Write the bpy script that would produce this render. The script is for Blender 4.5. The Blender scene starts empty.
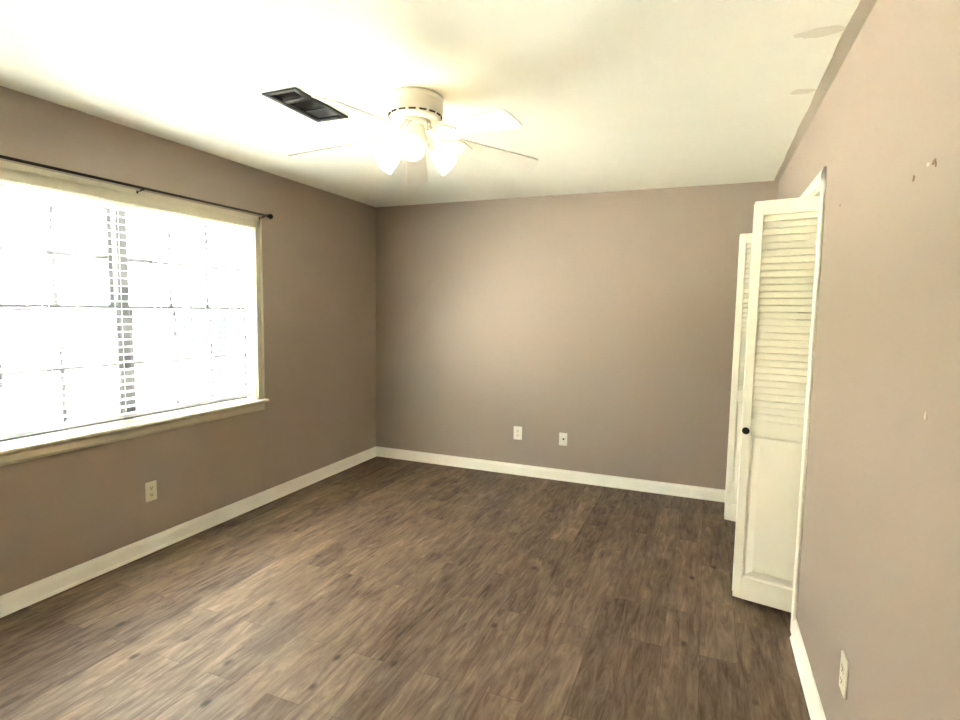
import bpy, math, random
from mathutils import Vector, Matrix
sc = bpy.context.scene
COL = sc.collection
PI = math.pi
R = math.radians
random.seed(7)

# ------------------------------------------------------------------ room size
W, H = 3.441, 2.44            # right wall x, ceiling height; left wall x = 0, back wall y = 0
YR = -5.30                    # rear wall (behind the camera)

# ------------------------------------------------------------------ camera
yaw, pit, rol = -0.387488, -0.0885003, 0.0153918
fw = Vector((math.sin(yaw)*math.cos(pit), math.cos(yaw)*math.cos(pit), math.sin(pit)))
r0 = Vector((math.cos(yaw), -math.sin(yaw), 0)); u0 = r0.cross(fw)
r1 = math.cos(rol)*r0 + math.sin(rol)*u0
u1 = -math.sin(rol)*r0 + math.cos(rol)*u0
cd = bpy.data.cameras.new('camera'); cam = bpy.data.objects.new('camera', cd); COL.objects.link(cam)
m = Matrix((r1, u1, -fw)).transposed().to_4x4(); m.translation = (2.99889, -4.62761, 1.45896)
cam.matrix_world = m
cd.sensor_width = 36; cd.lens = 550.9*36/960; cd.clip_start = .02
sc.camera = cam

# ------------------------------------------------------------------ world, sun, exposure
wd = bpy.data.worlds.new('world'); sc.world = wd; wd.use_nodes = True
bg = wd.node_tree.nodes['Background']
bg.inputs[0].default_value = (.80, .90, 1.0, 1); bg.inputs[1].default_value = 2.5
sd = bpy.data.lights.new('sun', 'SUN'); sun = bpy.data.objects.new('sun', sd); COL.objects.link(sun)
sd.energy = 130; sd.angle = R(1.0); sd.color = (1, .96, .90)
sun.rotation_euler = Vector((-.12, -.55, -1.0)).to_track_quat('-Z', 'Y').to_euler()   # high, from over the roof
pd = bpy.data.lights.new('window_portal', 'AREA'); po = bpy.data.objects.new('window_portal', pd); COL.objects.link(po)
pd.shape = 'RECTANGLE'; pd.size = 1.84; pd.size_y = 1.24; pd.cycles.is_portal = True
po.location = (-.16, -2.48, 1.42)
po.rotation_euler = Vector((1, 0, 0)).to_track_quat('-Z', 'Y').to_euler()
BULB = 9.0                     # emission strength of each lamp bulb
sc.view_settings.view_transform = 'Standard'; sc.view_settings.look = 'None'
sc.view_settings.gamma = 1; sc.view_settings.use_curve_mapping = False
sc.view_settings.exposure = 2.97
sc.cycles.max_bounces = 14; sc.cycles.diffuse_bounces = 8; sc.cycles.transparent_max_bounces = 16
sc.cycles.transmission_bounces = 8
sc.cycles.sample_clamp_indirect = 40.0

# ------------------------------------------------------------------ mesh helpers
class MB:
    def __init__(s): s.v = []; s.f = []; s.sm = []
    def add(s, vs, fs, M=None, smooth=False):
        o = len(s.v)
        for v in vs:
            v = Vector(v)
            s.v.append(tuple(M @ v) if M else tuple(v))
        for f in fs: s.f.append([i+o for i in f]); s.sm.append(smooth)
        return s
    def box(s, a, b, M=None, bev=0.0):
        x0, y0, z0 = [min(p, q) for p, q in zip(a, b)]; x1, y1, z1 = [max(p, q) for p, q in zip(a, b)]
        c = min(bev, (x1-x0)*.45, (y1-y0)*.45, (z1-z0)*.45)
        if c <= 0:
            vs = [(x0,y0,z0),(x1,y0,z0),(x1,y1,z0),(x0,y1,z0),(x0,y0,z1),(x1,y0,z1),(x1,y1,z1),(x0,y1,z1)]
            return s.add(vs, [(0,3,2,1),(4,5,6,7),(0,1,5,4),(1,2,6,5),(2,3,7,6),(3,0,4,7)], M)
        vs = []; idx = {}
        for i in range(8):
            sx, sy, sz = i & 1, i >> 1 & 1, i >> 2 & 1
            X, Y, Z = (x1 if sx else x0), (y1 if sy else y0), (z1 if sz else z0)
            dx, dy, dz = (-c if sx else c), (-c if sy else c), (-c if sz else c)
            idx[i, 0] = len(vs); vs.append((X, Y+dy, Z+dz))
            idx[i, 1] = len(vs); vs.append((X+dx, Y, Z+dz))
            idx[i, 2] = len(vs); vs.append((X+dx, Y+dy, Z))
        fs = []
        def q(ids, ax): fs.append([idx[i, ax] for i in ids])
        q((0,4,6,2),0); q((1,3,7,5),0); q((0,1,5,4),1); q((2,6,7,3),1); q((0,2,3,1),2); q((4,5,7,6),2)
        for a_, b_, p_, q_ in ((0,1,1,2),(2,3,2,1),(4,5,2,1),(6,7,1,2)): fs.append([idx[a_,p_],idx[a_,q_],idx[b_,q_],idx[b_,p_]])
        for a_, b_, p_, q_ in ((0,2,2,0),(1,3,0,2),(4,6,0,2),(5,7,2,0)): fs.append([idx[a_,p_],idx[a_,q_],idx[b_,q_],idx[b_,p_]])
        for a_, b_, p_, q_ in ((0,4,0,1),(1,5,1,0),(2,6,1,0),(3,7,0,1)): fs.append([idx[a_,p_],idx[a_,q_],idx[b_,q_],idx[b_,p_]])
        for i in range(8):
            par = (i & 1)+(i >> 1 & 1)+(i >> 2 & 1)
            t = [idx[i,0], idx[i,1], idx[i,2]]
            fs.append(t if par % 2 else t[::-1])
        return s.add(vs, fs, M)
    def lathe(s, prof, n=40, M=None, smooth=True, close=False):
        vs = []; fs = []
        for k in range(n):
            a = 2*PI*k/n
            for (r, z) in prof: vs.append((r*math.cos(a), r*math.sin(a), z))
        L = len(prof)
        for k in range(n):
            k2 = (k+1) % n
            for j in range(L-1 if not close else L):
                j2 = (j+1) % L
                fs.append((k*L+j, k2*L+j, k2*L+j2, k*L+j2))
        return s.add(vs, fs, M, smooth)
    def tube(s, pts, r, n=10, caps=True):
        pts = [Vector(p) for p in pts]; vs = []; fs = []
        rr = r if isinstance(r, (list, tuple)) else [r]*len(pts)
        ref = None
        for i, p in enumerate(pts):
            t = (pts[min(i+1, len(pts)-1)]-pts[max(i-1, 0)]).normalized()
            if ref is None: ref = t.orthogonal().normalized()
            ref = (ref - t*ref.dot(t)).normalized(); b = t.cross(ref)
            for k in range(n):
                a = 2*PI*k/n; vs.append(p + (ref*math.cos(a)+b*math.sin(a))*rr[i])
        for i in range(len(pts)-1):
            for k in range(n):
                k2 = (k+1) % n; fs.append((i*n+k, i*n+k2, (i+1)*n+k2, (i+1)*n+k))
        o = len(s.f)
        s.add(vs, fs, None, True)
        if caps:
            base = len(s.v)-len(vs)
            s.f.append([base+k for k in range(n)][::-1]); s.sm.append(False)
            s.f.append([base+(len(pts)-1)*n+k for k in range(n)]); s.sm.append(False)
        return s
    def prism(s, poly, a, b, fn):
        """closed outline poly (u, v) swept between a and b; fn(u, v, t) gives the point"""
        n = len(poly); vs = [fn(u, v, a) for u, v in poly]+[fn(u, v, b) for u, v in poly]
        fs = [(i, (i+1) % n, n+(i+1) % n, n+i) for i in range(n)]
        fs += [tuple(range(n))[::-1], tuple(range(n, 2*n))]
        return s.add(vs, fs)
    def build(s, name, mat, parent=None, loc=None):
        me = bpy.data.meshes.new(name); me.from_pydata([tuple(v) for v in s.v], [], s.f)
        for p, q in zip(me.polygons, s.sm): p.use_smooth = q
        me.update()
        import bmesh
        bm = bmesh.new(); bm.from_mesh(me); bmesh.ops.recalc_face_normals(bm, faces=bm.faces); bm.to_mesh(me); bm.free()
        if mat: me.materials.append(mat)
        o = bpy.data.objects.new(name, me); COL.objects.link(o)
        if parent: o.parent = parent
        if loc: o.location = loc
        return o

def empty(name, loc=(0,0,0)):
    o = bpy.data.objects.new(name, None); COL.objects.link(o); o.location = loc; o.empty_display_size = .1; return o
def tag(o, label=None, cat=None, group=None, kind=None):
    for k, v in (('label', label), ('category', cat), ('group', group), ('kind', kind)):
        if v: o[k] = v
    return o
def copy_tree(o, parent=None):
    c = o.copy(); COL.objects.link(c)
    if parent: c.parent = parent
    for ch in list(o.children): copy_tree(ch, c)
    return c

# ------------------------------------------------------------------ materials
def mat(name, col, rough=.6, metal=0.0, spec=.4, bump=0.0, bscale=200.0, var=0.0, vscale=3.0):
    m = bpy.data.materials.new(name); m.use_nodes = True; nt = m.node_tree; N = nt.nodes; L = nt.links
    b = N['Principled BSDF']; b.inputs['Base Color'].default_value = (*col, 1); b.inputs['Roughness'].default_value = rough
    b.inputs['Metallic'].default_value = metal; b.inputs['Specular IOR Level'].default_value = spec
    tc = N.new('ShaderNodeTexCoord')
    if var > 0:
        n = N.new('ShaderNodeTexNoise'); n.inputs['Scale'].default_value = vscale; n.inputs['Detail'].default_value = 4
        L.new(tc.outputs['Object'], n.inputs['Vector'])
        r = N.new('ShaderNodeMix'); r.data_type = 'RGBA'
        r.inputs[6].default_value = (*[c*(1-var) for c in col], 1); r.inputs[7].default_value = (*[min(1, c*(1+var)) for c in col], 1)
        L.new(n.outputs['Fac'], r.inputs[0]); L.new(r.outputs[2], b.inputs['Base Color'])
    if bump > 0:
        n2 = N.new('ShaderNodeTexNoise'); n2.inputs['Scale'].default_value = bscale; n2.inputs['Detail'].default_value = 3
        L.new(tc.outputs['Object'], n2.inputs['Vector'])
        bp = N.new('ShaderNodeBump'); bp.inputs['Strength'].default_value = bump; bp.inputs['Distance'].default_value = .002
        L.new(n2.outputs['Fac'], bp.inputs['Height']); L.new(bp.outputs['Normal'], b.inputs['Normal'])
    return m

TAUPE = (.372, .297, .238)
M_wall = mat('taupe_wall_paint', TAUPE, .60, spec=.75, bump=.06, bscale=260, var=.015, vscale=2)
M_ceil = mat('white_ceiling_paint', (.88, .87, .78), .8, spec=.2, bump=.25, bscale=120, var=.02, vscale=5)
M_strip = mat('thin_taupe_overpaint', (.52, .46, .37), .7, spec=.3, var=.04, vscale=6)
M_smear = mat('taupe_paint_smear', (.74, .71, .61), .8, spec=.2)
M_trim = mat('white_trim_paint', (.94, .92, .84), .5, spec=.7, bump=.05, bscale=60, var=.02, vscale=8)
M_casing = mat('shade_darkened_trim_paint', (.60, .55, .43), .38, spec=.4, bump=.05, bscale=60, var=.02, vscale=8)  # trim paint darkened to put the backlit wall's shade into its colour
M_door = mat('cream_door_paint', (.95, .91, .78), .40, spec=.45, bump=.05, bscale=80, var=.02, vscale=6)
M_closet = mat('closet_paint', (.45, .40, .33), .8)
M_vinyl = mat('glare_darkened_window_frame', (.092, .092, .096), .5, spec=.2)  # grey put into the colour so backlit sashes and mullion show against glare
M_black = mat('black_rod_metal', (.012, .010, .009), .35, metal=.6)
M_bronze = mat('dark_bronze_knob', (.025, .018, .012), .35, metal=.7)
M_ventf = mat('black_vent_metal', (.020, .021, .022), .5, bump=.1, var=.2, vscale=20)
M_ventd = mat('dark_duct', (.004, .004, .004), .8)
M_ventp = mat('grey_damper_metal', (.095, .10, .105), .45, metal=.3)
M_fan = mat('white_fan_enamel', (.80, .77, .69), .32)
M_blade = mat('white_blade_laminate', (.80, .77, .70), .40, var=.02, vscale=4)
M_slot = mat('dark_vent_slot', (.05, .045, .035), .7)
M_plate = mat('ivory_outlet_plastic', (.80, .75, .60), .35)
M_plate2 = mat('white_outlet_plastic', (.84, .82, .74), .35)
M_hole = mat('dark_outlet_slot', (.03, .025, .02), .6)
M_chip = mat('brown_plaster_chip', (.28, .18, .11), .9)
M_pale = mat('pale_plaster_chip', (.62, .55, .45), .9)
M_ground = mat("pale_concrete", (.545, .545, .485), .9, bump=.3, bscale=40, var=.1, vscale=2)
M_siding = mat('pale_green_siding', (.40, .415, .365), .7, var=.03, vscale=3)
M_gate = mat('blue_grey_fence_paint', (.014, .017, .028), .9, spec=.0, var=.1, vscale=6)
M_fence = mat('bounce_fence_paint', (.42, .42, .385), .8, var=.05, vscale=5)
M_roof = mat('grey_shingles', (.18, .17, .16), .9, bump=.4, bscale=30, var=.2, vscale=8)

def glass_mat():
    m = bpy.data.materials.new('clear_window_glass'); m.use_nodes = True; N = m.node_tree.nodes; L = m.node_tree.links
    N.remove(N['Principled BSDF']); o = N['Material Output']
    t = N.new('ShaderNodeBsdfTransparent'); t.inputs[0].default_value = (.97, .98, .975, 1)
    g = N.new('ShaderNodeBsdfGlossy'); g.inputs['Roughness'].default_value = .02
    lw = N.new('ShaderNodeLayerWeight'); lw.inputs['Blend'].default_value = .5
    pw = N.new('ShaderNodeMath'); pw.operation = 'POWER'; pw.inputs[1].default_value = 5; L.new(lw.outputs['Facing'], pw.inputs[0])
    f = N.new('ShaderNodeMath'); f.operation = 'MULTIPLY_ADD'; f.inputs[1].default_value = .46; f.inputs[2].default_value = .02; L.new(pw.outputs[0], f.inputs[0])
    mx = N.new('ShaderNodeMixShader'); L.new(f.outputs[0], mx.inputs[0]); L.new(t.outputs[0], mx.inputs[1]); L.new(g.outputs[0], mx.inputs[2])
    L.new(mx.outputs[0], o.inputs[0]); return m
M_glass = glass_mat()
def slat_mat():
    m = bpy.data.materials.new('white_blind_vinyl'); m.use_nodes = True; N = m.node_tree.nodes; L = m.node_tree.links
    b = N['Principled BSDF']; b.inputs['Base Color'].default_value = (.86, .87, .87, 1); b.inputs['Roughness'].default_value = .4
    tl = N.new('ShaderNodeBsdfTranslucent'); tl.inputs[0].default_value = (.85, .87, .88, 1)
    mx = N.new('ShaderNodeMixShader'); mx.inputs[0].default_value = .15
    L.new(b.outputs[0], mx.inputs[1]); L.new(tl.outputs[0], mx.inputs[2]); L.new(mx.outputs[0], N['Material Output'].inputs[0]); return m
M_slat = slat_mat()
def shade_mat():
    m = bpy.data.materials.new('frosted_lamp_glass'); m.use_nodes = True; N = m.node_tree.nodes; L = m.node_tree.links
    N.remove(N['Principled BSDF'])
    tl = N.new('ShaderNodeBsdfTranslucent'); tl.inputs[0].default_value = (.95, .90, .80, 1)
    df = N.new('ShaderNodeBsdfDiffuse'); df.inputs[0].default_value = (.9, .86, .78, 1)
    tr = N.new('ShaderNodeBsdfTransparent'); tr.inputs[0].default_value = (1, .97, .92, 1)
    a = N.new('ShaderNodeMixShader'); a.inputs[0].default_value = .35
    b = N.new('ShaderNodeMixShader'); b.inputs[0].default_value = .45
    L.new(tl.outputs[0], a.inputs[1]); L.new(df.outputs[0], a.inputs[2]); L.new(a.outputs[0], b.inputs[1]); L.new(tr.outputs[0], b.inputs[2])
    L.new(b.outputs[0], N['Material Output'].inputs[0]); return m
M_shade = shade_mat()
def bulb_mat():
    m = bpy.data.materials.new('lit_bulb'); m.use_nodes = True; N = m.node_tree.nodes; L = m.node_tree.links
    N.remove(N['Principled BSDF']); e = N.new('ShaderNodeEmission'); e.inputs[0].default_value = (1, .89, .70, 1); e.inputs[1].default_value = BULB
    L.new(e.outputs[0], N['Material Output'].inputs[0]); return m
M_bulb = bulb_mat()

def floor_mat():
    m = bpy.data.materials.new('rustic_vinyl_planks'); m.use_nodes = True; nt = m.node_tree; N = nt.nodes; L = nt.links
    b = N['Principled BSDF']
    tc = N.new('ShaderNodeTexCoord'); sp = N.new('ShaderNodeSeparateXYZ'); L.new(tc.outputs['Object'], sp.inputs[0])
    cb = N.new('ShaderNodeCombineXYZ'); L.new(sp.outputs['Y'], cb.inputs['X']); L.new(sp.outputs['X'], cb.inputs['Y'])
    br = N.new('ShaderNodeTexBrick'); br.offset = .37; br.offset_frequency = 2
    br.inputs['Color1'].default_value = (0, 0, 0, 1); br.inputs['Color2'].default_value = (1, 1, 1, 1); br.inputs['Mortar'].default_value = (.5, .5, .5, 1)
    br.inputs['Scale'].default_value = 1; br.inputs['Mortar Size'].default_value = .0009; br.inputs['Mortar Smooth'].default_value = .3
    br.inputs['Bias'].default_value = 0; br.inputs['Brick Width'].default_value = .92; br.inputs['Row Height'].default_value = .152
    L.new(cb.outputs[0], br.inputs['Vector'])
    def math_(op, a, b_=None):
        n = N.new('ShaderNodeMath'); n.operation = op
        for i, x in enumerate((a, b_)):
            if x is None: continue
            if isinstance(x, (int, float)): n.inputs[i].default_value = x
            else: L.new(x, n.inputs[i])
        return n.outputs[0]
    pid = math_('MULTIPLY', br.outputs['Color'], 37.0)
    def stretched(sx, sy, detail, rough, dist=0.0):
        v = N.new('ShaderNodeCombineXYZ')
        L.new(math_('MULTIPLY', sp.outputs['X'], sx), v.inputs['X']); L.new(math_('MULTIPLY', sp.outputs['Y'], sy), v.inputs['Y']); L.new(pid, v.inputs['Z'])
        n = N.new('ShaderNodeTexNoise'); n.inputs['Scale'].default_value = 1; n.inputs['Detail'].default_value = detail
        n.inputs['Roughness'].default_value = rough; n.inputs['Distortion'].default_value = dist
        L.new(v.outputs[0], n.inputs['Vector']); return n.outputs['Fac']
    g1 = stretched(22, 3.3, 6, .68, 1.3)       # broad streaks
    g2 = stretched(75, 6.5, 4, .62, .5)        # fine grain
    g3 = stretched(8, 3.4, 3, .58, .8)        # cloudy patches
    t = math_('ADD', math_('ADD', math_('MULTIPLY', g1, .56), math_('MULTIPLY', g2, .16)), math_('ADD', math_('MULTIPLY', g3, .26), math_('MULTIPLY', br.outputs['Color'], .10)))
    cr = N.new('ShaderNodeValToRGB'); L.new(t, cr.inputs[0]); e = cr.color_ramp.elements
    e[0].position = .39; e[0].color = (.038, .024, .015, 1)
    e[1].position = .70; e[1].color = (.275, .194, .134, 1)
    a = e.new(.49); a.color = (.108, .070, .045, 1); a = e.new(.58); a.color = (.165, .112, .074, 1)
    # knots
    vo = N.new('ShaderNodeTexVoronoi'); vo.inputs['Scale'].default_value = 1
    vv = N.new('ShaderNodeCombineXYZ'); L.new(math_('MULTIPLY', sp.outputs['X'], 7.5), vv.inputs['X']); L.new(math_('MULTIPLY', sp.outputs['Y'], 4.6), vv.inputs['Y'])
    L.new(vv.outputs[0], vo.inputs['Vector'])
    kr = N.new('ShaderNodeMapRange'); kr.inputs[1].default_value = .05; kr.inputs[2].default_value = .15; kr.inputs[3].default_value = .28; kr.inputs[4].default_value = 1.0
    L.new(vo.outputs['Distance'], kr.inputs[0])
    # only some of the cells carry a knot
    sx = N.new('ShaderNodeSeparateColor'); L.new(vo.outputs['Color'], sx.inputs[0])
    keep = math_('GREATER_THAN', sx.outputs[0], .48)
    kk = math_('MAXIMUM', kr.outputs[0], keep)
    mk = N.new('ShaderNodeMix'); mk.data_type = 'RGBA'; mk.blend_type = 'MULTIPLY'; mk.inputs[0].default_value = 1
    L.new(cr.outputs[0], mk.inputs[6]); L.new(kk, mk.inputs[7])
    # plank joints
    mj = N.new('ShaderNodeMix'); mj.data_type = 'RGBA'; mj.inputs[7].default_value = (.03, .02, .014, 1)
    L.new(math_('MULTIPLY', br.outputs['Fac'], .75), mj.inputs[0]); L.new(mk.outputs[2], mj.inputs[6])
    L.new(mj.outputs[2], b.inputs['Base Color'])
    rr = N.new('ShaderNodeMapRange'); rr.inputs[1].default_value = .3; rr.inputs[2].default_value = .7; rr.inputs[3].default_value = .60; rr.inputs[4].default_value = .47
    L.new(g2, rr.inputs[0]); L.new(rr.outputs[0], b.inputs['Roughness']); b.inputs['Specular IOR Level'].default_value = .28
    bp = N.new('ShaderNodeBump'); bp.inputs['Strength'].default_value = .25; bp.inputs['Distance'].default_value = .001
    L.new(math_('SUBTRACT', g2, br.outputs['Fac']), bp.inputs['Height']); L.new(bp.outputs[0], b.inputs['Normal'])
    return m
M_floor = floor_mat()

# ------------------------------------------------------------------ room shell
def S(o, label=None): return tag(o, label, kind='structure')
WY0, WY1, WZ0, WZ1 = -3.40, -1.562, .790, 2.030      # window opening
DY0, DY1, DZ = -1.805, -.375, 2.030                  # closet opening
WT = .14
S(MB().box((-.02, YR-.12, -.12), (W+.75, .14, 0)).build('floor', M_floor), 'grey brown rustic wood plank floor')

VX0, VX1, VY0, VY1 = 1.064, 1.260, -2.588, -2.192      # ceiling vent
cb_ = MB()
hx0, hx1, hy0, hy1 = VX0+.012, VX1-.012, VY0+.012, VY1-.012
cb_.box((-WT, YR-.12, H), (hx0, .14, H+.22)); cb_.box((hx1, YR-.12, H), (W+.75, .14, H+.22))
cb_.box((hx0, YR-.12, H), (hx1, hy0, H+.22)); cb_.box((hx0, hy1, H), (hx1, .14, H+.22))
ceil = S(cb_.build('ceiling', M_ceil), 'white ceiling')

wl = MB()
wl.box((-WT, YR-.12, -.12), (0, WY0, H)); wl.box((-WT, WY1, -.12), (0, .14, H))
wl.box((-WT, WY0, -.12), (0, WY1, WZ0-.02)); wl.box((-WT, WY0, WZ1), (0, WY1, H))
S(wl.build('wall_left', M_wall), 'taupe wall with the window')
wb = S(MB().box((0, 0, 0), (W+.75, .14, H)).build('wall_back', M_wall), 'plain taupe back wall')
wr = MB()
wr.box((W, YR-.12, 0), (W+.12, DY0, H)); wr.box((W, DY1, 0), (W+.12, 0, H)); wr.box((W, DY0, DZ), (W+.12, DY1, H))
wall_r = S(wr.build('wall_right', M_wall), 'taupe wall with the closet opening')
S(MB().box((0, YR-.12, 0), (W, YR, H)).build('wall_rear', M_wall))
cw = MB()
cw.box((W+.70, -2.2, 0), (W+.75, 0, H)); cw.box((W+.12, -2.25, 0), (W+.75, -2.2, H))
S(cw.build('wall_closet', M_closet), 'inside of the closet')

# paint edge of wall colour along the ceiling on the right, and smears beside it
pe = MB()
n = 60; ed = []
for i in range(n+1):
    y = YR + (0-YR)*i/n
    ed.append((W-.033-.003*math.sin(y*9.1)*math.sin(y*3.3)-.014*min(1, -y/2.0)+random.uniform(-.0015, .0015), y))
vs = []; fs = []
for x, y in ed: vs += [(x, y, H-.003), (W, y, H-.003), (x, y, H), (W, y, H)]
for i in range(n):
    a = 4*i; b = a+4
    fs += [(a, a+1, b+1, b), (a, b, b+2, a+2), (a+2, b+2, b+3, a+3), (a+1, a+3, b+3, b+1)]
fs += [(0, 2, 3, 1), (4*n, 4*n+1, 4*n+3, 4*n+2)]
pe.add(vs, fs)
S(pe.build('trim_1', M_strip), 'ragged taupe strip along the ceiling edge above the right wall')
def blob(cx, cy, lx, ly, rot, z0, z1, mt, name, label, parent, n=22, jag=.18):
    b = MB(); poly = []
    for i in range(n):
        a = 2*PI*i/n; k = 1+random.uniform(-jag, jag)
        x, y = lx*math.cos(a)*k, ly*math.sin(a)*k
        poly.append((cx+x*math.cos(rot)-y*math.sin(rot), cy+x*math.sin(rot)+y*math.cos(rot)))
    b.prism(poly, z0, z1, lambda u, v, t: (u, v, t))
    o = b.build(name, mt, parent); o['label'] = label; return o
blob(3.322, -2.335, .078, .034, R(-4), H-.0012, H+.002, M_smear, 'paint_smear', 'faint long taupe smear on the ceiling', ceil)
blob(3.345, -1.775, .050, .030, R(6), H-.0012, H+.002, M_smear, 'paint_smear', 'small faint taupe smear on the ceiling', ceil)
def wall_blob(y, z, ly, lz, mt, label, rot=0.0):
    b = MB(); poly = []
    for i in range(14):
        a = 2*PI*i/14; k = 1+random.uniform(-.3, .3)
        p, q = ly*math.cos(a)*k, lz*math.sin(a)*k
        poly.append((y+p*math.cos(rot)-q*math.sin(rot), z+p*math.sin(rot)+q*math.cos(rot)))
    b.prism(poly, W-.0015, W+.002, lambda u, v, t: (t, u, v))
    o = b.build('paint_chip', mt, wall_r); o['label'] = label
wall_blob(-3.118, 1.797, .010, .005, M_chip, 'larger brown chip in the wall paint')
wall_blob(-3.130, 1.788, .0035, .007, M_chip, 'brown notch below the larger chip')
wall_blob(-3.085, 1.800, .012, .004, M_pale, 'pale scrape beside the larger chip')
wall_blob(-2.992, 1.790, .006, .007, M_chip, 'small brown chip in the wall paint')
wall_blob(-2.180, 1.872, .006, .004, M_chip, 'tiny chip beside the closet casing')
wall_blob(-3.197, 1.253, .006, .009, M_pale, 'pale nick low on the wall')
nb = MB(); nb.lathe([(0, -.004), (.004, -.003), (.004, .004), (0, .004)], 10, Matrix.Translation((1.917, -.001, 2.098)) @ Matrix.Rotation(R(90), 4, 'X'))
o = nb.build('nail_hole', M_chip, wb); o['label'] = 'small dark nail hole high on the back wall'

# baseboards: profile (depth, height)
BP = [(0, 0), (.014, 0), (.014, .066), (.011, .078), (.006, .086), (.005, .095), (0, .095)]
def base_left(): 
    b = MB(); b.prism(BP, YR, 0, lambda u, v, t: (u, t, v))
    b.prism([(.0, 0), (.022, 0), (.020, .010), (.014, .018), (0, .018)], YR, 0, lambda u, v, t: (u, t, v)); return b
S(base_left().build('baseboard_left', M_trim), 'white baseboard under the window')
b = MB(); b.prism(BP, 0, W, lambda u, v, t: (t, -u, v)); b.prism([(.0, 0), (.022, 0), (.020, .010), (.014, .018), (0, .018)], 0, W, lambda u, v, t: (t, -u, v))
S(b.build('baseboard_back', M_trim), 'white baseboard along the back wall')
b = MB(); b.prism(BP, YR, DY0-.068, lambda u, v, t: (W-u, t, v))
b.prism([(.0, 0), (.022, 0), (.020, .010), (.014, .018), (0, .018)], YR, DY0-.075, lambda u, v, t: (W-u, t, v))
S(b.build('baseboard_right', M_trim), 'white baseboard running to the closet casing')

# closet casing and jambs
CW = .062
b = MB()
def casing_leg(b, y0, y1): b.box((W-.012, y0, 0), (W, y1, DZ+CW), bev=.003)
casing_leg(b, DY0-CW, DY0-.004); casing_leg(b, DY1+.004, DY1+CW); b.box((W-.012, DY0-CW, DZ+.004), (W, DY1+CW, DZ+CW), bev=.003)
b.box((W-.002, DY0-.004, 0), (W+.122, DY0+.012, DZ+.004)); b.box((W-.002, DY1-.012, 0), (W+.122, DY1+.004, DZ+.004)); b.box((W-.002, DY0+.012, DZ-.012), (W+.122, DY1-.012, DZ+.004))
tr2 = S(b.build('trim_2', M_door), 'cream casing around the closet opening')
b = MB(); b.box((W+.045, DY0+.013, DZ-.026), (W+.085, DY1-.013, DZ-.0125))
o = b.build('door_track', M_slot, tr2); o['label'] = 'dark track under the closet head'

# ------------------------------------------------------------------ window
win = S(empty('window_1', (0, (WY0+WY1)/2, WZ0)), 'wide white double window with grids, blown out by daylight'); 
wo = Vector(win.location)
class WB(MB):
    def build(s, name, mt, parent=None):
        s.v = [tuple(Vector(v)-wo) for v in s.v]; return MB.build(s, name, mt, parent)
b = WB()      # casing with a raised outer band
CWN = .058
b.box((0, WY0-CWN, WZ0), (.014, WY0+.004, WZ1+.075), bev=.003); b.box((0, WY1-.004, WZ0), (.014, WY1+CWN, WZ1+.075), bev=.003)
b.box((0, WY0-CWN, WZ1-.006), (.014, WY1+CWN, WZ1+.075), bev=.003)
b.box((.014, WY0-CWN, WZ0), (.021, WY0-CWN+.018, WZ1+.075), bev=.003); b.box((.014, WY1+CWN-.018, WZ0), (.021, WY1+CWN, WZ1+.075), bev=.003)
b.box((.014, WY0-CWN, WZ1+.045), (.021, WY1+CWN, WZ1+.075), bev=.003)
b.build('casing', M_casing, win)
b = WB(); b.box((-.07, WY0, WZ0-.02), (.0, WY1, WZ0)); 
b.prism([(0, WZ0-.022), (.040, WZ0-.022), (.046, WZ0-.016), (.046, WZ0-.005), (.040, WZ0), (0, WZ0)], WY0-CWN-.016, WY1+CWN+.012, lambda u, v, t: (u, t, v))
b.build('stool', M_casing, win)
b = WB(); b.prism([(0, WZ0-.082), (.012, WZ0-.080), (.016, WZ0-.066), (.016, WZ0-.036), (.024, WZ0-.022), (0, WZ0-.022)], WY0-CWN+.003, WY1+CWN-.003, lambda u, v, t: (u, t, v))
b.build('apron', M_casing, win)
b = WB()      # jamb liner, frame and mullion
b.box((-WT, WY0, WZ0-.02), (-.070, WY0+.012, WZ1)); b.box((-WT, WY1-.012, WZ0-.02), (-.070, WY1, WZ1)); b.box((-WT, WY0+.012, WZ1-.012), (-.070, WY1-.012, WZ1))
b.box((-WT, WY0, WZ0-.02), (-.07, WY1, WZ0+.012))
MUL = -2.478
b.build('window_frame', M_trim, win)
b = WB(); b.box((-WT+.005, MUL-.033, WZ0+.0125), (-.072, MUL+.033, WZ1-.0125), bev=.004)
b.build('mullion', M_vinyl, win)
b = WB(); b.box((-.0695, WY0, WZ0), (-.001, WY0+.012, WZ1)); b.box((-.0695, WY1-.012, WZ0), (-.001, WY1, WZ1)); b.box((-.0695, WY0+.012, WZ1-.012), (-.001, WY1-.012, WZ1))
b.build('jamb_liner', M_trim, win)
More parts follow.
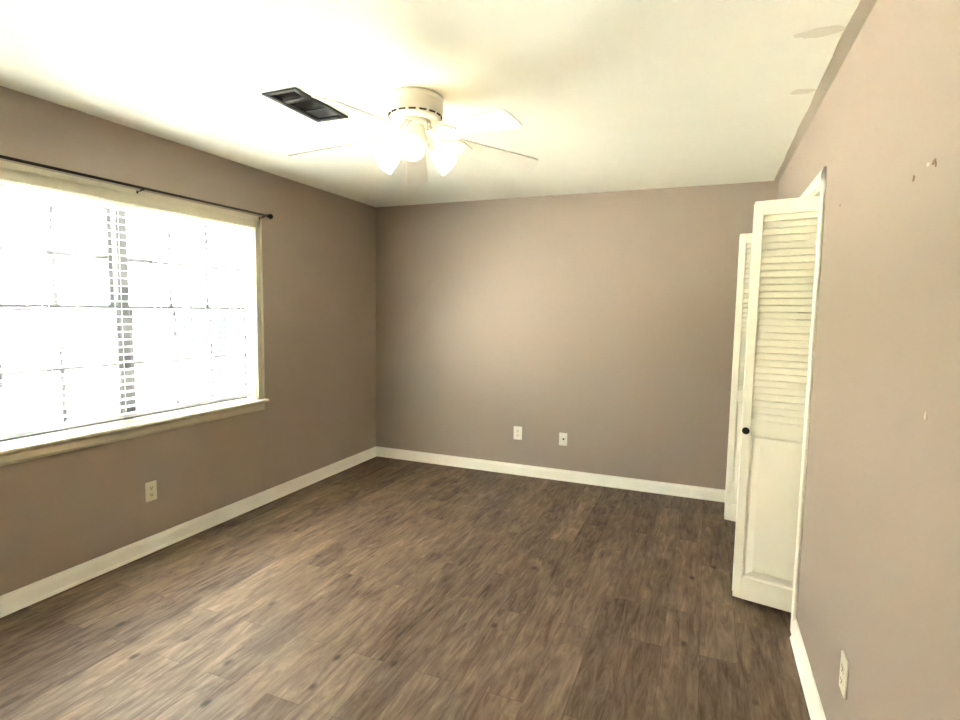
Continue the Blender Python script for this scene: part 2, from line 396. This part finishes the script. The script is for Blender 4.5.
def sash(y0, y1, z0, z1, xc, top):
    b = WB(); t = .011
    st = .022
    b.box((xc-t, y0, z0), (xc+t, y0+st, z1)); b.box((xc-t, y1-st, z0), (xc+t, y1, z1))
    b.box((xc-t, y0+st, z1-.028), (xc+t, y1-st, z1)); b.box((xc-t, y0+st, z0), (xc+t, y1-st, z0+.030))
    o = b.build('sash', M_vinyl, win)
    g = WB(); g.box((xc-.002, y0+st, z0+.030), (xc+.002, y1-st, z1-.028)); g.build('glass_pane', M_glass, o)
    m_ = WB(); w = (y1-y0-2*st)/3; ym = .012
    for k in (1, 2): m_.box((xc-.007, y0+st+k*w-ym, z0+.030), (xc+.007, y0+st+k*w+ym, z1-.028))
    zc = (z0+z1)/2
    for k in range(3): m_.box((xc-.007, y0+st+k*w+(ym if k else 0), zc-ym), (xc+.007, y0+st+(k+1)*w-(ym if k < 2 else 0), zc+ym))
    m_.build('muntins', M_vinyl, o)
    if not top:
        l = WB(); yc = (y0+y1)/2; l.box((xc+t, yc-.03, z1-.006), (xc+t+.018, yc+.03, z1+.006), bev=.003); l.build('sash_lock', M_vinyl, o)
ZM = 1.442
for y0, y1 in ((WY0+.013, MUL-.034), (MUL+.034, WY1-.013)):
    sash(y0, y1, ZM-.012, WZ1-.013, -.118, True)
    sash(y0, y1, WZ0+.013, ZM+.014, -.092, False)

# blind: one wide horizontal blind, lowered, slats open
BX = -.034
bl = empty('window_blind', (BX, MUL, WZ1-.014))
tag(bl, 'white horizontal slat blind, lowered with slats open, inside the wide window', 'blind')
bo = Vector(bl.location)
BY0, BY1 = WY0+.028, WY1-.030
def bb(b, name, mt, parent=bl):
    b.v = [tuple(Vector(v)-bo) for v in b.v]; return b.build(name, mt, parent)
b = MB(); b.box((BX-.022, BY0, WZ1-.040), (BX+.022, BY1, WZ1-.0125), bev=.003); bb(b, 'headrail', M_slat)
b = MB(); PIT = .0425; z = .886; zs = []
while z < WZ1-.06:
    zs.append(z); z += PIT
ns = 4
for z in zs:
    tilt = R(4); vs = []; fs = []
    for yy in (BY0, BY1):
        for k in range(ns+1):
            u = -1+2*k/ns; x = u*.0245; zz = .0022*(1-u*u)
            for d in (0, .0016):
                vs.append((BX+x*math.cos(tilt), yy, z+zz+d-x*math.sin(tilt)))
    m2 = 2*(ns+1)
    for k in range(ns):
        a = 2*k
        fs += [(a, a+2, m2+a+2, m2+a), (a+1, m2+a+1, m2+a+3, a+3), (a, a+1, a+3, a+2), (m2+a, m2+a+2, m2+a+3, m2+a+1)]
    fs += [(0, m2, m2+1, 1), (2*ns, 2*ns+1, m2+2*ns+1, m2+2*ns)]
    b.add(vs, fs)
bb(b, 'slats', M_slat)
b = MB(); b.box((BX-.026, BY0, .828), (BX+.026, BY1, .848), bev=.004); bb(b, 'bottom_rail', M_slat)
for yy in (BY0+.14, (BY0+MUL)/2+.02, MUL-.06, MUL+.18, (MUL+BY1)/2+.1, BY1-.14):
    b = MB()
    for dx in (-.0262, .0262): b.tube([(BX+dx, yy, .846), (BX+dx, yy, WZ1-.04)], .0011, 6)
    bb(b, 'ladder_cord', M_slat)
b = MB(); b.tube([(BX+.031, BY1-.10, WZ1-.05), (BX+.033, BY1-.10, 1.28)], .0035, 8); bb(b, 'tilt_wand', M_slat)

# curtain rod
cr_ = empty('curtain_rod', (.062, MUL, 2.110)); ro = Vector(cr_.location)
tag(cr_, 'thin black curtain rod mounted above the window casing', 'curtain rod')
def rb(b, name, mt):
    b.v = [tuple(Vector(v)-ro) for v in b.v]; return b.build(name, mt, cr_)
b = MB(); b.tube([(.062, -3.52, 2.110), (.062, -1.50, 2.114)], .0075, 14); rb(b, 'rod', M_black)
def finial(y, s, z):
    b = MB(); prof = [(0, 0), (.009, 0), (.011, .006), (.009, .014), (.009, .018), (.016, .026), (.0195, .036), (.018, .046), (.011, .054), (0, .057)]
    b.lathe(prof, 18, Matrix.Translation((.062, y, z)) @ Matrix.Rotation(R(-90*s), 4, 'X')); rb(b, 'finial', M_black)
finial(-1.502, 1, 2.114); finial(-3.518, -1, 2.110)
for yy in (-1.53, -2.442, -3.49):
    b = MB(); b.box((.0215, yy-.006, 2.084), (.024, yy+.006, 2.101), bev=.001)
    b.tube([(.022, yy, 2.096), (.050, yy, 2.096), (.062, yy, 2.101)], .0028, 8)
    b.box((.052, yy-.006, 2.098), (.072, yy+.006, 2.104)); rb(b, 'bracket', M_black)

# ------------------------------------------------------------------ closet bifold doors
LW, LT, LZ0, LZ1 = .345, .028, .035, 2.000
def leaf_meshes():
    """leaf in local space: u (x) 0..LW from the fold, front face at y=0 facing -y, thickness to +y"""
    f = MB(); ST = .040
    z_top, z_lb, z_pt, z_pb = 1.934, .947, .870, .146
    f.box((0, 0, LZ0), (ST, LT, LZ1), bev=.0025); f.box((LW-ST, 0, LZ0), (LW, LT, LZ1), bev=.0025)
    f.box((ST, .0005, z_top), (LW-ST, LT-.0005, LZ1)); f.box((ST, .0005, z_pt), (LW-ST, LT-.0005, z_lb)); f.box((ST, .0005, LZ0), (LW-ST, LT-.0005, z_pb))
    lv = MB(); n = 30; p = (z_top-z_lb)/n
    for i in range(n):
        zc = z_lb+p*(i+.5); a = R(58)
        M = Matrix.Translation((0, LT/2, zc)) @ Matrix.Rotation(a, 4, 'X')
        lv.box((ST-.002, -.0168, -.0028), (LW-ST+.002, .0168, .0028), M, bev=.0012)
    pn = MB()
    x0, x1, z0, z1 = ST, LW-ST, z_pb, z_pt
    def ring(d, y): return [(x0+d, y, z0+d), (x1-d, y, z0+d), (x1-d, y, z1-d), (x0+d, y, z1-d)]
    for sgn in (0, 1):
        Y = (lambda y: y) if sgn == 0 else (lambda y: LT-y)
        rs = [ring(0, Y(.003)), ring(.006, Y(.011)), ring(.014, Y(.011)), ring(.044, Y(.003)), ring(.046, Y(.003))]
        vs = [v for r_ in rs for v in r_]; fs = []
        for j in range(len(rs)-1):
            for k in range(4): fs.append((4*j+k, 4*j+(k+1) % 4, 4*j+4+(k+1) % 4, 4*j+4+k))
        fs.append((16, 17, 18, 19)); pn.add(vs, fs)
    return f, lv, pn
F_, L_, P_ = leaf_meshes()
def make_leaf(root, base, ang, flip, knob=False):
    """ang: direction of u in plan; flip mirrors the leaf so that its outer face looks to +y"""
    f = F_.build('door_leaf', M_door, root); l = L_.build('louver_slats', M_door, f); p = P_.build('raised_panel', M_door, f)
    M = Matrix.Translation(Vector(base)) @ Matrix.Rotation(ang, 4, 'Z')
    if flip: M = M @ Matrix.Translation((LW, LT, 0)) @ Matrix.Rotation(PI, 4, 'Z')
    f.matrix_local = M
    if knob:
        k = MB(); k.lathe([(0, 0), (.0085, 0), (.0075, .004), (.006, .012), (.0095, .017), (.0155, .021), (.0175, .026), (.0155, .031), (.008, .0345), (0, .035)], 24,
                          Matrix.Translation((.022, 0, .896)) @ Matrix.Rotation(R(90), 4, 'X'))
        o = k.build('knob', M_bronze, f); o['label'] = 'small dark bronze knob'
    return f
def bifold(name, fold, label, a, knobA):
    root = empty(name, (fold[0], fold[1], 0)); S(root, label)
    A = make_leaf(root, (0, 0, 0), -a, False, knobA)
    n_ = Vector((math.sin(-a)*-1, math.cos(a), 0))   # back direction of leaf A
    bk = Vector((-math.sin(-a), math.cos(-a), 0))*(LT)
    B = make_leaf(root, (bk.x+.012*0, bk.y+.010, 0), a, False)
    # turn leaf B so that its outer face looks away from the camera
    h = MB()
    for zz in (.30, 1.02, 1.74): h.tube([(.006, bk.y+.005, zz-.03), (.006, bk.y+.005, zz+.03)], .0042, 8)
    h.build('fold_hinge', M_door, root)
    return root
bifold('door_1', (3.188, -1.648), 'nearer folded bifold closet door with louvers, panel and dark knob', R(12.6), True)
bifold('door_2', (3.181, -.512), 'farther folded bifold closet door, mostly hidden behind the nearer one', R(12.6), False)

# ------------------------------------------------------------------ ceiling vent
vt = empty('ceiling_vent', ((VX0+VX1)/2, (VY0+VY1)/2, H)); vo_ = Vector(vt.location)
tag(vt, 'black rectangular metal air vent in the white ceiling, left of the fan', 'vent')
def vb(b, name, mt, label=None):
    b.v = [tuple(Vector(v)-vo_) for v in b.v]; o = b.build(name, mt, vt)
    if label: o['label'] = label
rim = .026
b = MB(); zt, zb = H-.0005, H-.010
b.box((VX0, VY0, zb), (VX0+rim, VY1, zt), bev=.003); b.box((VX1-rim, VY0, zb), (VX1, VY1, zt), bev=.003)
b.box((VX0+rim, VY0, zb), (VX1-rim, VY0+rim, zt), bev=.003); b.box((VX0+rim, VY1-rim, zb), (VX1-rim, VY1, zt), bev=.003)
vb(b, 'frame', M_ventf)
b = MB(); b.box((VX0+rim, -2.480, H-.008), (VX1-rim, -2.448, H+.012), bev=.003); vb(b, 'crossbar', M_ventf)
b = MB()
bx0, bx1, by0, by1 = hx0+.002, hx1-.002, hy0+.002, hy1-.002
for A_, B_ in (((bx0, by0, H), (bx0+.002, by1, H+.2)), ((bx1-.002, by0, H), (bx1, by1, H+.2)), ((bx0+.002, by0, H), (bx1-.002, by0+.002, H+.2)), ((bx0+.002, by1-.002, H), (bx1-.002, by1, H+.2)), ((bx0+.002, by0+.002, H+.198), (bx1-.002, by1-.002, H+.2))): b.box(A_, B_)
vb(b, 'duct_box', M_ventd)
b = MB(); b.box((VX0+rim, -2.315, H+.002), (VX1-rim, VY1-rim, H+.006), bev=.001); vb(b, 'damper_plate', M_ventp, 'grey damper plate')
b = MB()
for k in range(9):
    y = -2.545+.027*k
    if -2.49 < y < -2.44: continue
    b.box((VX0+rim, -.001, -.010), (VX1-rim, .001, .010), Matrix.Translation((0, y, H+.014)) @ Matrix.Rotation(R(35), 4, 'X'))
vb(b, 'louver_fins', M_ventd)

# ------------------------------------------------------------------ ceiling fan
FX, FY = 1.704, -2.296
fan = empty('ceiling_fan', (FX, FY, H)); tag(fan, 'white hugger ceiling fan with five blades and lit glass lamps', 'ceiling fan')
ZB = -.160                     # blade plane below ceiling
b = MB(); b.lathe([(0, -.001), (.124, -.001), (.130, -.006), (.130, -.016), (.127, -.021), (.128, -.030), (.129, -.058), (.126, -.078), (.116, -.098), (.108, -.106), (0, -.107)], 56)
mh = b.build('motor_housing', M_fan, fan)
b = MB()
for k in range(16):
    a = 2*PI*k/16; M = Matrix.Rotation(a, 4, 'Z') @ Matrix.Translation((.1205, 0, -.0890)) @ Matrix.Rotation(R(-63), 4, 'Y')
    b.box((-.004, -.016, -.0035), (.004, .016, .0015), M)
b.build('vent_slots', M_slot, mh)['label'] = 'dark vent slots'
b = MB(); b.lathe([(0, -.1072), (.070, -.1072), (.074, -.112), (.073, -.124), (.064, -.132), (0, -.132)], 44); b.build('flywheel', M_fan, fan)
b = MB(); b.lathe([(0, -.1325), (.044, -.1325), (.048, -.138), (.050, -.168), (.054, -.182), (.058, -.200), (.054, -.216), (.036, -.226), (0, -.228)], 40)
b.build('switch_housing', M_fan, fan)
A0 = R(-98.0)
def blade_mesh():
    b = MB(); prof = []
    r0_, r1_, w0, w1 = .190, .640, .050, .065
    pts = []
    for k in range(9):                    # root end, rounded
        a = PI/2+PI*k/8; pts.append((r0_+.03+.03*math.cos(a), w0*math.sin(a)))
    tip = []
    for k in range(13):
        a = -PI/2+PI*k/12; c, s = math.cos(a), math.sin(a)
        tip.append((r1_-.035+.035*abs(c)**.55, w1*math.copysign(abs(s)**.8, s)))
    poly = pts+tip
    b.prism(poly, -.003, .003, lambda u, v, t: (u, v, t)); return b
BM_ = blade_mesh()
def iron_mesh():
    b = MB()
    for s in (-1, 1):
        b.tube([(.058, .010*s, .040), (.076, .011*s, .040), (.092, .012*s, .022), (.108, .015*s, -.006), (.128, .019*s, -.018), (.152, .022*s, -.014), (.185, .024*s, -.0065)], [.006, .0065, .0065, .0065, .0065, .006, .005], 8)
    pl = [(.170, -.012), (.182, -.034), (.205, -.044), (.235, -.040), (.262, -.024), (.285, -.008), (.290, 0), (.285, .008), (.262, .024), (.235, .040), (.205, .044), (.182, .034), (.170, .012)]
    b.prism(pl, -.0085, -.0035, lambda u, v, t: (u, v, t))
    for (u, v) in ((.205, .025), (.205, -.025), (.255, 0)):
        b.lathe([(0, -.0115), (.004, -.0105), (.005, -.0085), (0, -.0085)], 10, Matrix.Translation((u, v, 0)))
    return b
IM_ = iron_mesh()
pitch = R(-17); DROOP = [R(5.4), R(7.2), R(7.2), R(8.6), R(6.8)]; AZ = [R(5), R(2), 0, 0, 0]
for k in range(5):
    bo_ = BM_.build('blade', M_blade, fan) if k == 0 else None
    if k == 0:
        blade0 = bo_; iron0 = IM_.build('blade_iron', M_fan, bo_)
    else:
        bo_ = blade0.copy(); COL.objects.link(bo_); bo_.parent = fan
        i_ = iron0.copy(); COL.objects.link(i_); i_.parent = bo_
    bo_.matrix_local = Matrix.Translation((0, 0, ZB)) @ Matrix.Rotation(A0+AZ[k]+k*2*PI/5, 4, 'Z') @ Matrix.Rotation(DROOP[k], 4, 'Y') @ Matrix.Rotation(pitch, 4, 'X')
for k in range(3):
    az = R(175+120*k); tl = R(56)
    Mr = Matrix.Rotation(az, 4, 'Z')
    b = MB(); b.tube([Mr @ Vector(p_) for p_ in ((.040, 0, -.202), (.058, 0, -.204), (.070, 0, -.208), (.078, 0, -.214))], .010, 12)
    ax = Matrix.Translation(Mr @ Vector((.076, 0, -.212))) @ Mr @ Matrix.Rotation(-tl, 4, 'Y')
    b.lathe([(0, .004), (.018, .004), (.021, -.006), (.021, -.026), (0, -.026)], 20, ax)
    b.build('lamp_socket', M_fan, fan)
    b = MB(); prof = [(.022, -.012), (.026, -.030), (.036, -.050), (.044, -.075), (.047, -.100), (.054, -.128), (.056, -.131)]
    prof = prof + [(r_-.0025, z_) for r_, z_ in prof[::-1]]
    b.lathe(prof, 36, ax, close=True); sh = b.build('lamp_shade', M_shade, fan); sh['label'] = 'frosted bell glass lamp shade'
    b = MB(); b.lathe([(0, -.027), (.011, -.027), (.013, -.045), (.021, -.062), (.025, -.078), (.021, -.094), (.010, -.103), (0, -.105)], 20, ax)
    b.build('bulb', M_bulb, sh)['label'] = 'lit warm bulb'

# ------------------------------------------------------------------ outlets (built facing -y, origin at the wall)
def outlet(name, loc, rz, w, h, kind, label, cat, mt, group=None):
    root = empty(name, loc); root.rotation_euler = (0, 0, rz); tag(root, label, cat, group)
    b = MB(); d = .0065
    b.box((-w/2, -d, -h/2), (w/2, 0, h/2), bev=.003)
    pl = b.build('cover_plate', mt, root)
    if kind == 'duplex':
        for s in (1, -1):
            r_ = MB(); poly = []
            for i in range(20):
                a = 2*PI*i/20; poly.append((.0165*math.cos(a), max(-.0125, min(.0125, .0165*math.sin(a)))))
            r_.prism(poly, -d-.0022, -d+.001, lambda u, v, t: (u, t, v+s*.0195)); rc = r_.build('receptacle', mt, root)
            q = MB()
            q.box((-.0082, -d-.0028, s*.0195-.002), (-.0052, -d-.0020, s*.0195+.0085)); q.box((.0052, -d-.0028, s*.0195-.001), (.0082, -d-.0020, s*.0195+.008))
            q.lathe([(0, 0), (.0035, 0), (.0035, .0008), (0, .0008)], 10, Matrix.Translation((0, -d-.0020, s*.0195-.007)) @ Matrix.Rotation(R(90), 4, 'X'))
            q.build('slots', M_hole, rc)
        q = MB(); q.lathe([(0, 0), (.003, 0), (.0025, .0014), (0, .0016)], 12, Matrix.Translation((0, -d, 0)) @ Matrix.Rotation(R(90), 4, 'X')); q.build('screw', mt, root)
    else:
        r_ = MB(); r_.lathe([(0, 0), (.008, 0), (.008, .003), (.005, .004), (.005, .010), (0, .010)], 16, Matrix.Translation((.004, -d, .002)) @ Matrix.Rotation(R(90), 4, 'X'))
        r_.build('cable_jack', M_hole, root)['label'] = 'dark cable jack'
        for s in (1, -1):
            q = MB(); q.lathe([(0, 0), (.003, 0), (.0025, .0014), (0, .0016)], 12, Matrix.Translation((0, -d, s*.042)) @ Matrix.Rotation(R(90), 4, 'X')); q.build('screw', mt, root)
    return root
outlet('wall_outlet', (1.488, 0, .378), 0, .080, .120, 'duplex', 'white duplex outlet on the back wall', 'outlet', M_plate2)
outlet('cable_plate', (1.901, 0, .364), 0, .072, .112, 'jack', 'white single jack cable plate on the back wall', 'wall plate', M_plate2)
outlet('wall_outlet', (0, -2.414, .366), R(90), .072, .116, 'duplex', 'ivory duplex outlet on the left wall under the window', 'outlet', M_plate)
outlet('wall_outlet', (W, -2.735, .374), R(-90), .075, .118, 'duplex', 'ivory duplex outlet low on the right wall near the front', 'outlet', M_plate)

# ------------------------------------------------------------------ outside the window
S(MB().box((-9, -20, -.42), (-WT, 12, -.30)).build('ground_outside', M_ground), 'pale ground outside')
hs = empty('neighbor_house', (-6.2, 1.0, -.30)); tag(hs, 'pale sided house next door beyond the window', 'house')
b = MB()
b.box((-3.0, -20.0, 0), (0, 9.0, 3.0))
for k in range(20): b.box((0, -20.0, .15*k), (.012, 9.0, .15*k+.13))
b.build('wall', M_siding, hs)
b = MB(); b.prism([(.45, 3.0), (-1.5, 4.1), (-3.4, 3.0)], -20.2, 9.2, lambda u, v, t: (u, t, v)); b.build('roof', M_roof, hs)
b = MB()
for k in range(44): b.box((-6.1+.135*k, -9.02, -.30), (-6.1+.135*k+.128, -9.0, 1.75), bev=.004)
for z_ in (.0, 1.3): b.box((-6.1, -9.06, z_), (-.16, -9.02, z_+.09))
S(b.build('unseen_bounce_fence', M_fence), 'added unseen pale board fence bouncing sunlight onto the back wall')  # unseen fence, added to bounce sun through the window onto the back wall
fc = empty('garden_gate', (-4.0, 1.40, -.30)); tag(fc, 'blue grey board gate outside the right half of the window', 'gate')
b = MB()
for k in range(8): b.box((-.012, -.50+.125*k, .06), (.012, -.50+.125*k+.117, 1.64), bev=.004)
b.build('board_panel', M_gate, fc)
for z_ in (.35, 1.35):
    b = MB(); b.box((-.05, -.50, z_), (-.012, .50, z_+.09)); b.build('rail', M_gate, fc)
for s in (-1, 1):
    b = MB(); b.box((-.05, s*.55-.05, 0), (.05, s*.55+.05, 1.75), bev=.006); b.build('post', M_siding, fc)
